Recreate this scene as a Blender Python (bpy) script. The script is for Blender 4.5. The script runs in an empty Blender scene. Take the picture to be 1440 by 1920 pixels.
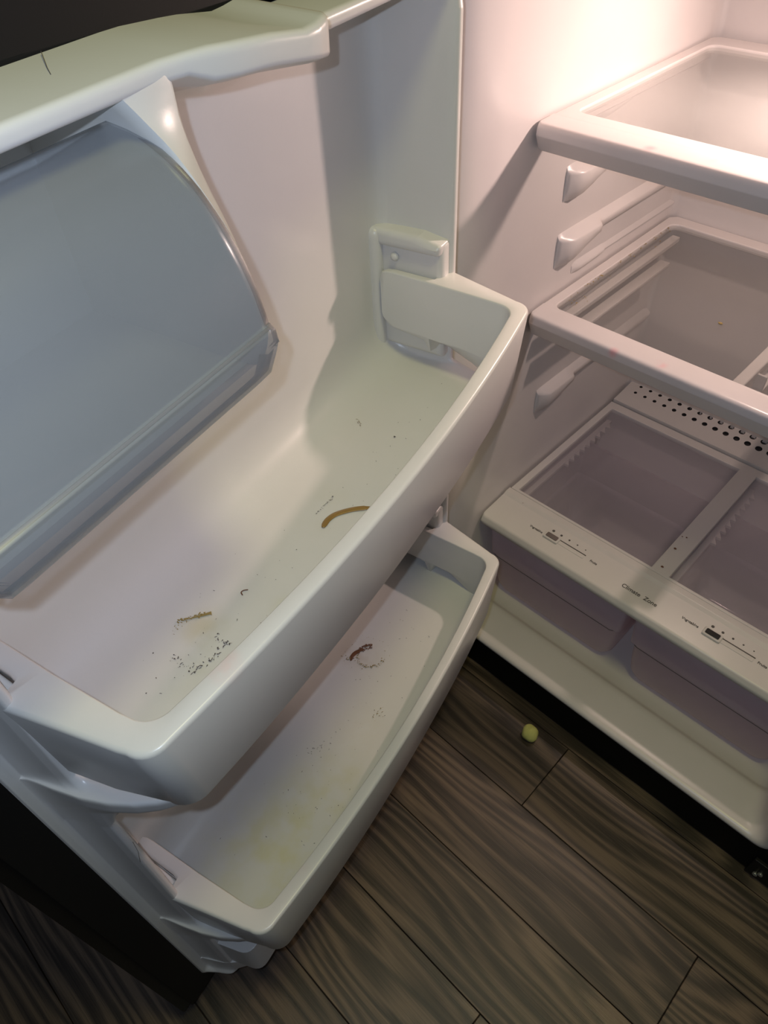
import bpy, bmesh, math, random
from mathutils import Vector, Matrix
from math import sin, cos, pi, radians, hypot
S = bpy.context.scene
COL = S.collection
rnd = random.Random(7)

# ------------------------------------------------------------------ camera
CAM = Vector((0.572, -0.694, 1.38))
FPX = 1346.32
yaw, pitch, roll = -0.819437, 0.816951, 0.0641162
fw = Vector((sin(yaw)*cos(pitch), cos(yaw)*cos(pitch), -sin(pitch)))
rt0 = Vector((cos(yaw), -sin(yaw), 0)); dn0 = fw.cross(rt0)
rt = cos(roll)*rt0 + sin(roll)*dn0
dn = -sin(roll)*rt0 + cos(roll)*dn0
cam = bpy.data.cameras.new('camera'); co = bpy.data.objects.new('camera', cam); COL.objects.link(co)
up = -dn; bk = -fw
co.matrix_world = Matrix(((rt.x, up.x, bk.x, CAM.x), (rt.y, up.y, bk.y, CAM.y), (rt.z, up.z, bk.z, CAM.z), (0, 0, 0, 1)))
cam.sensor_fit = 'HORIZONTAL'; cam.sensor_width = 36; cam.lens = FPX/1440*36
cam.clip_start = 0.02
S.camera = co

# ------------------------------------------------------------------ world, lights, exposure
W = bpy.data.worlds.new('world'); S.world = W; W.use_nodes = True
W.node_tree.nodes['Background'].inputs[0].default_value = (0.80, 0.88, 1.0, 1)
W.node_tree.nodes['Background'].inputs[1].default_value = 0.06

def light(name, kind, loc, energy, color, **kw):
    l = bpy.data.lights.new(name, kind); l.energy = energy; l.color = color
    for k, v in kw.items(): setattr(l, k, v)
    o = bpy.data.objects.new(name, l); COL.objects.link(o); o.location = loc
    return o
# the phone's own lamp, beside the lens
light('phone_lamp', 'POINT', CAM - rt*0.022 - dn*0.016 - fw*0.01, 6.6, (0.66, 0.80, 1.0), shadow_soft_size=0.004)
# yellowish ceiling lamp of the kitchen, above and behind the photographer's left
cl = light('ceiling_lamp', 'AREA', (.70, -.38, 2.45), 7.5, (1.0, 0.95, 0.40), shape='DISK', size=0.35)
S.view_settings.view_transform = 'Standard'; S.view_settings.look = 'None'
S.view_settings.gamma = 1; S.view_settings.use_curve_mapping = False
S.view_settings.exposure = 0.0

# ------------------------------------------------------------------ materials
def newmat(name):
    m = bpy.data.materials.new(name); m.use_nodes = True
    nt = m.node_tree; return m, nt, nt.nodes, nt.links, nt.nodes['Principled BSDF']
def plastic(name, col, rough=0.32, bump=0.02, mottle=0.04, spec=0.5):
    m, nt, N, L, b = newmat(name)
    b.inputs['Roughness'].default_value = rough
    b.inputs['Specular IOR Level'].default_value = spec
    tc = N.new('ShaderNodeTexCoord')
    n = N.new('ShaderNodeTexNoise'); n.inputs['Scale'].default_value = 9; n.inputs['Detail'].default_value = 6
    L.new(tc.outputs['Object'], n.inputs['Vector'])
    r = N.new('ShaderNodeValToRGB')
    r.color_ramp.elements[0].position = .3; r.color_ramp.elements[1].position = .7
    r.color_ramp.elements[0].color = tuple(c*(1-mottle) for c in col)+(1,)
    r.color_ramp.elements[1].color = tuple(col)+(1,)
    L.new(n.outputs['Fac'], r.inputs['Fac']); L.new(r.outputs['Color'], b.inputs['Base Color'])
    n2 = N.new('ShaderNodeTexNoise'); n2.inputs['Scale'].default_value = 420; n2.inputs['Detail'].default_value = 3
    L.new(tc.outputs['Object'], n2.inputs['Vector'])
    bp = N.new('ShaderNodeBump'); bp.inputs['Strength'].default_value = bump; bp.inputs['Distance'].default_value = 0.002
    L.new(n2.outputs['Fac'], bp.inputs['Height']); L.new(bp.outputs['Normal'], b.inputs['Normal'])
    return m
def grimy(name, col, rough, zs):
    """white plastic of the door liner with faint yellow spill stains (own shape, in the stuff itself)"""
    m = plastic(name, col, rough)
    nt = m.node_tree; N = nt.nodes; L = nt.links; b = N['Principled BSDF']
    src = b.inputs['Base Color'].links[0].from_socket
    tc = N.new('ShaderNodeTexCoord')
    acc = src
    for (px, py, pz, rad, c, amt) in zs:
        sub = N.new('ShaderNodeVectorMath'); sub.operation = 'DISTANCE'; sub.inputs[1].default_value = (px, py, pz)
        L.new(tc.outputs['Object'], sub.inputs[0])
        mr = N.new('ShaderNodeMapRange'); mr.inputs['From Min'].default_value = rad; mr.inputs['From Max'].default_value = 0
        mr.interpolation_type = 'SMOOTHSTEP'
        L.new(sub.outputs['Value'], mr.inputs['Value'])
        n = N.new('ShaderNodeTexNoise'); n.inputs['Scale'].default_value = 26; n.inputs['Detail'].default_value = 7
        L.new(tc.outputs['Object'], n.inputs['Vector'])
        m2 = N.new('ShaderNodeMapRange'); m2.inputs['From Min'].default_value = .4; m2.inputs['From Max'].default_value = .65
        L.new(n.outputs['Fac'], m2.inputs['Value'])
        mu = N.new('ShaderNodeMath'); mu.operation = 'MULTIPLY'; L.new(mr.outputs[0], mu.inputs[0]); L.new(m2.outputs[0], mu.inputs[1])
        mu2 = N.new('ShaderNodeMath'); mu2.operation = 'MULTIPLY'; L.new(mu.outputs[0], mu2.inputs[0]); mu2.inputs[1].default_value = amt
        mx = N.new('ShaderNodeMix'); mx.data_type = 'RGBA'
        L.new(mu2.outputs[0], mx.inputs['Factor']); L.new(acc, mx.inputs['A']); mx.inputs['B'].default_value = (*c, 1)
        acc = mx.outputs['Result']
    L.new(acc, b.inputs['Base Color'])
    return m
def flat(name, col, rough=.6, metal=0):
    m, nt, N, L, b = newmat(name)
    n = N.new('ShaderNodeTexNoise'); n.inputs['Scale'].default_value = 60
    tc = N.new('ShaderNodeTexCoord'); L.new(tc.outputs['Object'], n.inputs['Vector'])
    r = N.new('ShaderNodeValToRGB'); r.color_ramp.elements[0].color = tuple(c*.8 for c in col)+(1,); r.color_ramp.elements[1].color = tuple(min(1, c*1.15) for c in col)+(1,)
    L.new(n.outputs['Fac'], r.inputs['Fac']); L.new(r.outputs[0], b.inputs['Base Color'])
    b.inputs['Roughness'].default_value = rough; b.inputs['Metallic'].default_value = metal
    return m
def clear(name, tint, rough=0.03, haze=0.04, hazecol=(.8, .8, .8), ior=1.45, haze_scale=30, gloss=1.0, trans_haze=False):
    """thin clear sheet: transparent + fresnel gloss + a near-even diffuse haze"""
    m = bpy.data.materials.new(name); m.use_nodes = True
    nt = m.node_tree; N = nt.nodes; L = nt.links; N.remove(N['Principled BSDF']); out = N['Material Output']
    tr = N.new('ShaderNodeBsdfTransparent'); tr.inputs[0].default_value = (*tint, 1)
    gl = N.new('ShaderNodeBsdfGlossy'); gl.inputs['Roughness'].default_value = rough; gl.inputs['Color'].default_value = (gloss, gloss, gloss, 1)
    fr = N.new('ShaderNodeFresnel'); ge = N.new('ShaderNodeNewGeometry'); im = N.new('ShaderNodeMix'); im.data_type = 'FLOAT'
    im.inputs['A'].default_value = ior; im.inputs['B'].default_value = 1/ior
    L.new(ge.outputs['Backfacing'], im.inputs['Factor']); L.new(im.outputs['Result'], fr.inputs['IOR'])
    mx = N.new('ShaderNodeMixShader'); L.new(fr.outputs[0], mx.inputs[0]); L.new(tr.outputs[0], mx.inputs[1]); L.new(gl.outputs[0], mx.inputs[2])
    df = N.new('ShaderNodeBsdfDiffuse'); df.inputs[0].default_value = (*hazecol, 1)
    last = df.outputs[0]
    if trans_haze:
        tl = N.new('ShaderNodeBsdfTranslucent'); tl.inputs[0].default_value = (*hazecol, 1)
        ad = N.new('ShaderNodeMixShader'); ad.inputs[0].default_value = .45; L.new(df.outputs[0], ad.inputs[1]); L.new(tl.outputs[0], ad.inputs[2]); last = ad.outputs[0]
    tc = N.new('ShaderNodeTexCoord'); n = N.new('ShaderNodeTexNoise'); n.inputs['Scale'].default_value = haze_scale; n.inputs['Detail'].default_value = 8
    L.new(tc.outputs['Object'], n.inputs['Vector'])
    mr = N.new('ShaderNodeMapRange'); mr.inputs['From Min'].default_value = .35; mr.inputs['From Max'].default_value = .7
    mr.inputs['To Min'].default_value = haze*.9; mr.inputs['To Max'].default_value = haze*1.1
    L.new(n.outputs['Fac'], mr.inputs['Value'])
    m2 = N.new('ShaderNodeMixShader'); L.new(mr.outputs[0], m2.inputs[0]); L.new(mx.outputs[0], m2.inputs[1]); L.new(last, m2.inputs[2])
    L.new(m2.outputs[0], out.inputs['Surface'])
    return m
def woodmat():
    m, nt, N, L, b = newmat('dark_oak_vinyl')
    tc = N.new('ShaderNodeTexCoord'); oi = N.new('ShaderNodeObjectInfo')
    wn = N.new('ShaderNodeTexWhiteNoise'); wn.noise_dimensions = '1D'; L.new(oi.outputs['Random'], wn.inputs['W'])
    off = N.new('ShaderNodeVectorMath'); off.operation = 'SCALE'; off.inputs['Scale'].default_value = 37; L.new(wn.outputs['Color'], off.inputs[0])
    add = N.new('ShaderNodeVectorMath'); add.operation = 'ADD'; L.new(tc.outputs['Object'], add.inputs[0]); L.new(off.outputs[0], add.inputs[1])
    # large swirls bend the grain
    mp0 = N.new('ShaderNodeMapping'); mp0.inputs['Scale'].default_value = (1.5, 8.0, 1); L.new(add.outputs[0], mp0.inputs['Vector'])
    n0 = N.new('ShaderNodeTexNoise'); n0.inputs['Scale'].default_value = 1.0; n0.inputs['Detail'].default_value = 1.5; L.new(mp0.outputs[0], n0.inputs['Vector'])
    # contour bands of the swirl field = cathedral grain
    mu = N.new('ShaderNodeMath'); mu.operation = 'MULTIPLY'; mu.inputs[1].default_value = 62; L.new(n0.outputs['Fac'], mu.inputs[0])
    sp = N.new('ShaderNodeSeparateXYZ'); L.new(add.outputs[0], sp.inputs[0])
    my = N.new('ShaderNodeMath'); my.operation = 'MULTIPLY'; my.inputs[1].default_value = 230; L.new(sp.outputs['Y'], my.inputs[0])
    sm = N.new('ShaderNodeMath'); sm.operation = 'ADD'; L.new(mu.outputs[0], sm.inputs[0]); L.new(my.outputs[0], sm.inputs[1])
    mpj = N.new('ShaderNodeMapping'); mpj.inputs['Scale'].default_value = (3, 60, 1); L.new(add.outputs[0], mpj.inputs['Vector'])
    nj = N.new('ShaderNodeTexNoise'); nj.inputs['Scale'].default_value = 1; nj.inputs['Detail'].default_value = 5; L.new(mpj.outputs[0], nj.inputs['Vector'])
    mj = N.new('ShaderNodeMath'); mj.operation = 'MULTIPLY'; mj.inputs[1].default_value = 9; L.new(nj.outputs['Fac'], mj.inputs[0])
    s2 = N.new('ShaderNodeMath'); s2.operation = 'ADD'; L.new(sm.outputs[0], s2.inputs[0]); L.new(mj.outputs[0], s2.inputs[1])
    si = N.new('ShaderNodeMath'); si.operation = 'SINE'; L.new(s2.outputs[0], si.inputs[0])
    mr = N.new('ShaderNodeMapRange'); mr.inputs['From Min'].default_value = -1; mr.inputs['From Max'].default_value = 1; L.new(si.outputs[0], mr.inputs['Value'])
    # fine streaks
    mp1 = N.new('ShaderNodeMapping'); mp1.inputs['Scale'].default_value = (7, 520, 1); L.new(add.outputs[0], mp1.inputs['Vector'])
    n1 = N.new('ShaderNodeTexNoise'); n1.inputs['Scale'].default_value = 1; n1.inputs['Detail'].default_value = 6; n1.inputs['Roughness'].default_value = .7; L.new(mp1.outputs[0], n1.inputs['Vector'])
    mp2 = N.new('ShaderNodeMapping'); mp2.inputs['Scale'].default_value = (3, 16, 1); L.new(add.outputs[0], mp2.inputs['Vector'])
    n2 = N.new('ShaderNodeTexNoise'); n2.inputs['Scale'].default_value = 1; n2.inputs['Detail'].default_value = 3; L.new(mp2.outputs[0], n2.inputs['Vector'])
    a1 = N.new('ShaderNodeMix'); a1.data_type = 'FLOAT'; a1.inputs['Factor'].default_value = .66; L.new(mr.outputs[0], a1.inputs['A']); L.new(n1.outputs['Fac'], a1.inputs['B'])
    a2 = N.new('ShaderNodeMix'); a2.data_type = 'FLOAT'; a2.inputs['Factor'].default_value = .40; L.new(a1.outputs['Result'], a2.inputs['A']); L.new(n2.outputs['Fac'], a2.inputs['B'])
    r = N.new('ShaderNodeValToRGB'); e = r.color_ramp.elements
    e[0].position = .37; e[0].color = (.024, .016, .0115, 1); e[1].position = .65; e[1].color = (.160, .110, .072, 1)
    e2 = e.new(.5); e2.color = (.072, .050, .035, 1)
    L.new(a2.outputs['Result'], r.inputs['Fac'])
    hv = N.new('ShaderNodeHueSaturation'); vr = N.new('ShaderNodeMapRange'); vr.inputs['To Min'].default_value = .8; vr.inputs['To Max'].default_value = 1.15
    L.new(oi.outputs['Random'], vr.inputs['Value']); L.new(vr.outputs[0], hv.inputs['Value']); L.new(r.outputs[0], hv.inputs['Color'])
    L.new(hv.outputs[0], b.inputs['Base Color'])
    rr = N.new('ShaderNodeMapRange'); rr.inputs['To Min'].default_value = .50; rr.inputs['To Max'].default_value = .26; L.new(n2.outputs['Fac'], rr.inputs['Value']); L.new(rr.outputs[0], b.inputs['Roughness'])
    bp = N.new('ShaderNodeBump'); bp.inputs['Strength'].default_value = .35; bp.inputs['Distance'].default_value = .001; L.new(n1.outputs['Fac'], bp.inputs['Height']); L.new(bp.outputs[0], b.inputs['Normal'])
    return m

WHITE = (.70, .675, .66)
M = {}
M['liner'] = plastic('white_liner_plastic', (.70, .66, .64), .30)
M['doorliner'] = grimy('white_door_plastic', (.68, .665, .65), .30, [
    (.60, .10, .387, .14, (.62, .58, .30), .55), (.50, .13, .387, .10, (.60, .56, .34), .5),
    (.545, .055, .812, .035, (.52, .46, .26), .5), (.58, .085, .812, .05, (.55, .52, .38), .35),
    (.29, .04, .387, .045, (.46, .36, .26), .45), (.40, .10, .387, .07, (.60, .56, .46), .3),
    (.49, .12, .812, .03, (.60, .58, .25), .5), (.36, .07, .812, .05, (.56, .54, .42), .3)])
M['bin'] = grimy('white_bin_plastic', (.69, .675, .66), .30, [(.232, .073, .118, .020, (.85, .38, .36), .5)])
M['shelfwhite'] = grimy('white_shelf_plastic', (.72, .675, .65), .26, [(-.103, -.212, .040, .014, (.85, .35, .38), .8), (-.173, -.225, .034, .012, (.85, .35, .38), .7), (-.229, -.172, .040, .012, (.62, .50, .25), .6)])
M['cover'] = plastic('cream_crisper_cover_plastic', (.66, .63, .60), .34)
M['black'] = plastic('black_steel', (.007, .0065, .0065), .45, bump=.1, spec=.2)
M['kick'] = plastic('black_base', (.004, .004, .004), .6, bump=.05, spec=.15)
M['gasket'] = plastic('black_gasket_rubber', (.007, .0065, .0065), .6, spec=.2)
M['glass'] = clear('shelf_glass', (.93, .935, .93), .02, .06, (.6, .58, .56), 1.5, 14)
M['glass_top'] = clear('worn_shelf_glass', (.93, .935, .925), .22, .15, (.62, .62, .60), 1.5, 10)
M['glass_cz'] = clear('hazy_crisper_glass', (.93, .92, .93), .03, .16, (.74, .69, .72), 1.5, 8)  # pale haze stands in for lamp light missing below the shelves
M['crisper'] = clear('mauve_clear_drawer_plastic', (.95, .91, .935), .08, .50, (.90, .79, .84), 1.5, 5, trans_haze=True)  # milky plastic, haze raised further to lighten the dim drawers
M['dairy'] = clear('frosted_dairy_lid_plastic', (.78, .80, .83), .25, .30, (.60, .61, .63), 1.45, 5, trans_haze=True)
M['dairyedge'] = clear('clear_lid_edge_plastic', (.66, .62, .62), .10, .45, (.40, .36, .37), 1.5, 9)
M['dark'] = flat('dark_recess', (.03, .028, .028), .8)
M['print'] = flat('grey_print', (.10, .09, .085), .7)
M['knobl'] = flat('brown_grey_knob', (.17, .14, .13), .45)
M['knobr'] = flat('black_knob', (.012, .014, .012), .25)
M['chrome'] = flat('pale_metal', (.55, .55, .52), .25, .8)
M['ball'] = flat('pale_yellow_foam', (.62, .60, .20), .9)
M['sauce'] = flat('dried_mustard_brown', (.29, .17, .045), .35)
M['rust'] = flat('dried_brown_spill', (.15, .055, .02), .55)
M['ochre'] = flat('dried_ochre_smear', (.30, .22, .07), .6)
M['speck'] = flat('dark_specks', (.10, .085, .08), .8)
M['wood'] = woodmat()
M['subfloor'] = flat('dark_subfloor', (.015, .012, .010), .9)

# ------------------------------------------------------------------ helpers
def link(name, me, m, parent=None, smooth=True, angle=35):
    o = bpy.data.objects.new(name, me); COL.objects.link(o)
    if m is not None: me.materials.append(m)
    if smooth:
        for p in me.polygons: p.use_smooth = True
        try: me.set_sharp_from_angle(angle=radians(angle))
        except Exception: pass
    if parent: o.parent = parent
    return o
def mesh(name, verts, faces, m, parent=None, smooth=True, angle=35, recalc=True):
    me = bpy.data.meshes.new(name); me.from_pydata([tuple(v) for v in verts], [], faces); me.validate(); me.update()
    if recalc:
        bm = bmesh.new(); bm.from_mesh(me); bmesh.ops.remove_doubles(bm, verts=bm.verts, dist=1e-6)
        bmesh.ops.recalc_face_normals(bm, faces=bm.faces); bm.to_mesh(me); bm.free()
    return link(name, me, m, parent, smooth, angle)
def empty(name, label, cat, loc=(0, 0, 0), rz=0, group=None):
    o = bpy.data.objects.new(name, None); COL.objects.link(o); o.location = loc; o.rotation_euler = (0, 0, rz)
    o.empty_display_size = .05
    tag(o, label, cat, group); return o
def tag(o, label=None, cat=None, group=None, kind=None):
    if label: o['label'] = label
    if cat: o['category'] = cat
    if group: o['group'] = group
    if kind: o['kind'] = kind
    return o
def bev(o, w, seg=3, angle=30):
    b = o.modifiers.new('bevel', 'BEVEL'); b.width = w; b.segments = seg; b.limit_method = 'ANGLE'; b.angle_limit = radians(angle)
    b.use_clamp_overlap = True
    return o
def box(name, a, b, m, parent=None, bw=0, seg=2):
    v = [(x, y, z) for x in (a[0], b[0]) for y in (a[1], b[1]) for z in (a[2], b[2])]
    f = [(0, 1, 3, 2), (4, 6, 7, 5), (0, 4, 5, 1), (2, 3, 7, 6), (0, 2, 6, 4), (1, 5, 7, 3)]
    o = mesh(name, v, f, m, parent)
    if bw: bev(o, bw, seg)
    return o
def fillet(pts, n=5, closed=False):
    """pts: (x, y, r) -> rounded 2d polyline, constant number of points"""
    out = []; k = len(pts)
    for i, p in enumerate(pts):
        r = p[2] if len(p) > 2 else 0
        if (not closed and i in (0, k-1)):
            out.append((p[0], p[1])); continue
        P = Vector(p[:2]); A = Vector(pts[i-1][:2]); B = Vector(pts[(i+1) % k][:2])
        if r <= 0: out += [(P.x, P.y)]*(n if r == 0 else 1); continue
        d1 = A-P; d2 = B-P
        if d1.length < 1e-7 or d2.length < 1e-7: out += [(P.x, P.y)]*n; continue
        l1, l2 = d1.length, d2.length; d1.normalize(); d2.normalize()
        ang = d1.angle(d2, pi)
        if ang > pi-.01: out += [(P.x, P.y)]*n; continue
        t = min(r/math.tan(ang/2), l1*.49, l2*.49)
        a = P+d1*t; b = P+d2*t
        for j in range(n):
            s = j/(n-1); q = (1-s)**2*a + 2*s*(1-s)*P + s*s*b
            out.append((q.x, q.y))
    return out
def loft(rows, closed_u=False, closed_v=False, cap=False):
    n = len(rows[0]); V = [p for r in rows for p in r]; F = []
    R = len(rows)
    for i in range(R if closed_u else R-1):
        for j in range(n if closed_v else n-1):
            a = i*n+j; b = i*n+(j+1) % n; c = ((i+1) % R)*n+(j+1) % n; d = ((i+1) % R)*n+j
            F.append((a, b, c, d))
    if cap:
        F.append(tuple(range(n))); F.append(tuple((R-1)*n+j for j in reversed(range(n))))
    return V, F
def prism(name, outline, z0, z1, m, parent=None, bw=0, axis='z', seg=2):
    n = len(outline)
    def mk(p, h):
        return {'z': (p[0], p[1], h), 'x': (h, p[0], p[1]), 'y': (p[0], h, p[1])}[axis]
    V = [mk(p, z0) for p in outline]+[mk(p, z1) for p in outline]
    F = [tuple(range(n)), tuple(range(2*n-1, n-1, -1))]+[(i, (i+1) % n, n+(i+1) % n, n+i) for i in range(n)]
    o = mesh(name, V, F, m, parent)
    if bw: bev(o, bw, seg)
    return o
def rrect(x0, y0, x1, y1, r, n=6):
    return fillet([(x0, y0, r), (x1, y0, r), (x1, y1, r), (x0, y1, r)], n, closed=True)
def ringplate(name, outer, inner_list, z0, z1, m, parent=None):
    """flat plate with rectangular-ish openings, via bmesh triangle fill"""
    bm = bmesh.new()
    loops = []
    for lp in [outer]+inner_list:
        vs = [bm.verts.new((p[0], p[1], z1)) for p in lp]
        es = [bm.edges.new((vs[i], vs[(i+1) % len(vs)])) for i in range(len(vs))]
        loops.append((vs, es))
    r = bmesh.ops.triangle_fill(bm, use_beauty=True, use_dissolve=False, edges=[e for l in loops for e in l[1]])
    top = [f for f in bm.faces]
    ext = bmesh.ops.extrude_face_region(bm, geom=top)
    vs = [g for g in ext['geom'] if isinstance(g, bmesh.types.BMVert)]
    for v in vs: v.co.z = z0
    bmesh.ops.recalc_face_normals(bm, faces=bm.faces)
    me = bpy.data.meshes.new(name); bm.to_mesh(me); bm.free()
    return link(name, me, m, parent)
def tube(name, pts, r, m, parent=None, seg=8, flatten=1.0):
    rows = []
    for i, p in enumerate(pts):
        p = Vector(p); a = Vector(pts[max(0, i-1)]); b = Vector(pts[min(len(pts)-1, i+1)])
        t = (b-a).normalized(); s = t.cross(Vector((0, 0, 1)))
        if s.length < 1e-3: s = t.cross(Vector((0, 1, 0)))
        s.normalize(); u2 = s.cross(t)
        rr = r[i] if isinstance(r, (list, tuple)) else r
        rows.append([p+s*rr*cos(2*pi*k/seg)+u2*rr*flatten*sin(2*pi*k/seg) for k in range(seg)])
    V, F = loft(rows, closed_v=True, cap=True)
    return mesh(name, V, F, m, parent)
def sstep(a, b, x):
    t = max(0, min(1, (x-a)/(b-a))); return t*t*(3-2*t)
def lerp(tbl, x):
    if x <= tbl[0][0]: return tbl[0][1]
    for (a, va), (b, vb) in zip(tbl, tbl[1:]):
        if x <= b: return va+(vb-va)*(x-a)/(b-a)
    return tbl[-1][1]

# ------------------------------------------------------------------ floor (structure) with planks
fl = box('floor', (-2.2, -2.2, -.02), (2.6, 1.4, -.0065), M['subfloor']); tag(fl, 'dark grained wood-look plank floor in front of the refrigerator', kind='structure')
PW = .154
def plank(x0, x1, y0, y1):
    g = .0006
    o = box('floor_plank', (-(x1-x0)/2+g, -(y1-y0)/2+g, -.006), ((x1-x0)/2-g, (y1-y0)/2-g, 0), M['wood'], fl)
    bev(o, .0008, 1)
    o.location = ((x0+x1)/2, (y0+y1)/2, 0)
PL = 1.22
joint = {0: .350, 1: .707, -1: 1.05, 2: .02, 3: .50}
for r in range(-9, 14):
    ytop = -.026 - PW*(r-0)          # row r spans ytop-PW .. ytop
    j = joint.get(r, (r*0.437) % PL)
    x = j
    while x > -2.0: x -= PL
    while x < 2.4:
        plank(max(x, -2.1), min(x+PL, 2.5), ytop-PW, ytop); x += PL

# ------------------------------------------------------------------ refrigerator cabinet
fr = empty('refrigerator', 'black refrigerator with its white lined fresh-food door standing open', 'refrigerator')
IW, ID = .668, .637        # interior width, depth
ZB, ZT = .100, 1.275       # interior floor and ceiling
# outer steel shell (back, sides, top) as one shell around the liner
shell_out = [(-.052, .0), (-.052, .72), (.752, .72), (.752, .0)]
box('side_panel', (-.052, .0, .012), (-.024, .72, 1.72), M['black'], fr, .003)
box('side_panel', (.724, .0, .012), (.752, .72, 1.72), M['black'], fr, .003)
box('back_panel', (-.024, .70, .05), (.724, .72, 1.70), M['black'], fr)
box('top_panel', (-.024, .0, 1.695), (.724, .72, 1.72), M['black'], fr, .003)
box('mullion', (-.024, .0, 1.300), (.724, .70, 1.345), M['black'], fr, .003)
kp = box('base_grille', (-.050, .001, .002), (.750, .030, .098), M['kick'], fr, .003)
box('freezer_door', (-.05, -.075, 1.335), (.752, -.006, 1.72), M['black'], fr, .008, 3)
# interior liner: swept section. open box with flared mouth and rounded sill
def liner():
    V = []; F = []
    # rows along y: each row is a U + ceiling loop (x,z), mouth flares outwards
    rows = []
    #     y      left  right  floor  ceil  rad
    secs = [(-.001, -.036, .706, .098, 1.300, .020),
            (-.005, -.032, .702, .1015, 1.296, .022),
            (-.005, -.027, .698, .1065, 1.290, .024),
            (-.001, -.022, .694, .1105, 1.285, .026),
            (.006, -.016, .689, .1125, 1.282, .027),
            (.020, -.008, .680, .1120, 1.279, .028),
            (.040, -.003, .672, .1095, 1.276, .030),
            (.075, 0, IW, .107, ZT, .03),
            (.086, 0, IW, .1055, ZT, .03),
            (.093, 0, IW, .101, ZT, .03),
            (.100, 0, IW, .092, ZT, .03),
            (.107, 0, IW, .0875, ZT, .03),
            (.13, 0, IW, .0855, ZT, .03),
            (.62, 0, IW, .0855, ZT, .03),
            (.633, .003, IW-.003, .098, ZT-.003, .03),
            (ID, .012, IW-.012, .108, ZT-.012, .03)]
    for (y, l, r, f, c, rad) in secs:
        lp = fillet([(l, f, rad), (r, f, rad), (r, c, .02), (l, c, .02)], 7, closed=True)
        rows.append([(p[0], y, p[1]) for p in lp])
    V, F = loft(rows, closed_v=True)
    n = len(rows[0]); F.append(tuple(len(V)-n+j for j in range(n)))
    return mesh('interior_liner', V, F, M['liner'], fr, angle=60, recalc=False)
ln = liner(); ln['label'] = 'white moulded plastic interior'
# compressor hump hidden behind the drawers
prism('rear_step', [(.46, .1), (.63, .1), (.63, .33), (.56, .33)], .005, IW-.005, M['liner'], ln, .01, axis='x')

def rail(side, z, y0=.245, y1=.632, h=.030, p=.017, nose=.10, z_back=None):
    """moulded shelf support: pointed nose with a thicker lobe, then a thinner ledge"""
    rows = []
    ys = [y0, y0+.004, y0+.010, y0+.02, y0+.04, y0+.065, y0+nose-.012, y0+nose-.003, y0+nose+.004, y0+nose+.02, y0+nose+.04, (y0+y1)/2, y1-.01, y1]
    for y in ys:
        t = (y-y0)
        pr = p*min(1, (.25+t/.022)) if t < .018 else p
        if t > nose-.003: pr = p*.62
        hh = h*(1.0 if t < .03 else 1-.55*sstep(.03, nose+.02, t))
        if t > nose: hh = h*.42
        zt = z - .004*(t/.38)
        sec = [(0, zt+.010), (pr*.45, zt+.004), (pr*.9, zt), (pr, zt-.003), (pr*.96, zt-hh*.55), (pr*.5, zt-hh*.95), (0, zt-hh-.004)]
        if side > 0: rows.append([(IW-q[0]+.001, y, q[1]) for q in sec])
        else: rows.append([(q[0]-.001, y, q[1]) for q in sec])
    V, F = loft(rows, cap=True)
    return mesh('shelf_support', V, F, M['liner'], ln, angle=50)
for sd in (-1, 1):
    rail(sd, .945, h=.042, p=.021, y1=.43)
    rail(sd, .842, h=.046, p=.022)
    rail(sd, .545, h=.044, p=.021)
    rail(sd, 1.018, y0=.30, h=.018, p=.012)
    rail(sd, .722, y0=.30, h=.018, p=.012)
    rail(sd, .775, y0=.30, h=.012, p=.008)
# light housing and lamp at the top
lh = box('light_housing', (.254, .425, 1.235), (.414, .56, 1.274), M['liner'], ln, .008, 3)
rb = light('refrigerator_lamp', 'AREA', (.334, .42, 1.225), 3.9, (1.0, .74, .66), shape='DISK', size=.03)
rb.rotation_euler = Vector((-.25, -.62, -.75)).to_track_quat('-Z', 'Y').to_euler()
# hinge bracket and screws on the lower right corner
hb = box('hinge_bracket', (.700, -.006, .004), (.748, .004, .060), M['black'], fr, .002)
for (x, z) in ((.715, .020), (.721, .030)):
    pts = [(x+.0045*cos(2*pi*k/10), z+.0045*sin(2*pi*k/10)) for k in range(10)]
    prism('screw', pts, -.0095, -.005, M['chrome'], hb, .001, axis='y')

# ------------------------------------------------------------------ refrigerator door, local frame: x=u along width, y=v inwards, z up
TH = math.atan2(-.974, .227)
PIN = (-.02, -.035, 0)
door = bpy.data.objects.new('door', None)
dshell = box('door', (-.03, -.075, .055), (.800, -.040, 1.318), M['black'], fr, .006, 3)
dshell.location = PIN; dshell.rotation_euler = (0, 0, TH)
dshell['label'] = 'open fresh-food door with black outside and white inside'
# inner face perimeter and raised gasket ring
def standup(o):
    for v in o.data.vertices: v.co = Vector((v.co.x, v.co.z, v.co.y))
    o.data.flip_normals(); o.data.update(); return o
standup(ringplate('door_edge_frame', rrect(-.030, .055, .800, 1.318, .008), [rrect(.028, .090, .748, 1.276, .008)], -.0395, .012, M['black'], dshell))
gk = ringplate('gasket', rrect(-.016, .068, .786, 1.306, .012), [rrect(.030, .108, .738, 1.262, .010)], .010, .022, M['gasket'], dshell)
standup(gk); bev(gk, .003, 2)
box('door_handle', (.735, -.130, .60), (.765, -.075, 1.25), M['black'], dshell, .010, 3)

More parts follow.
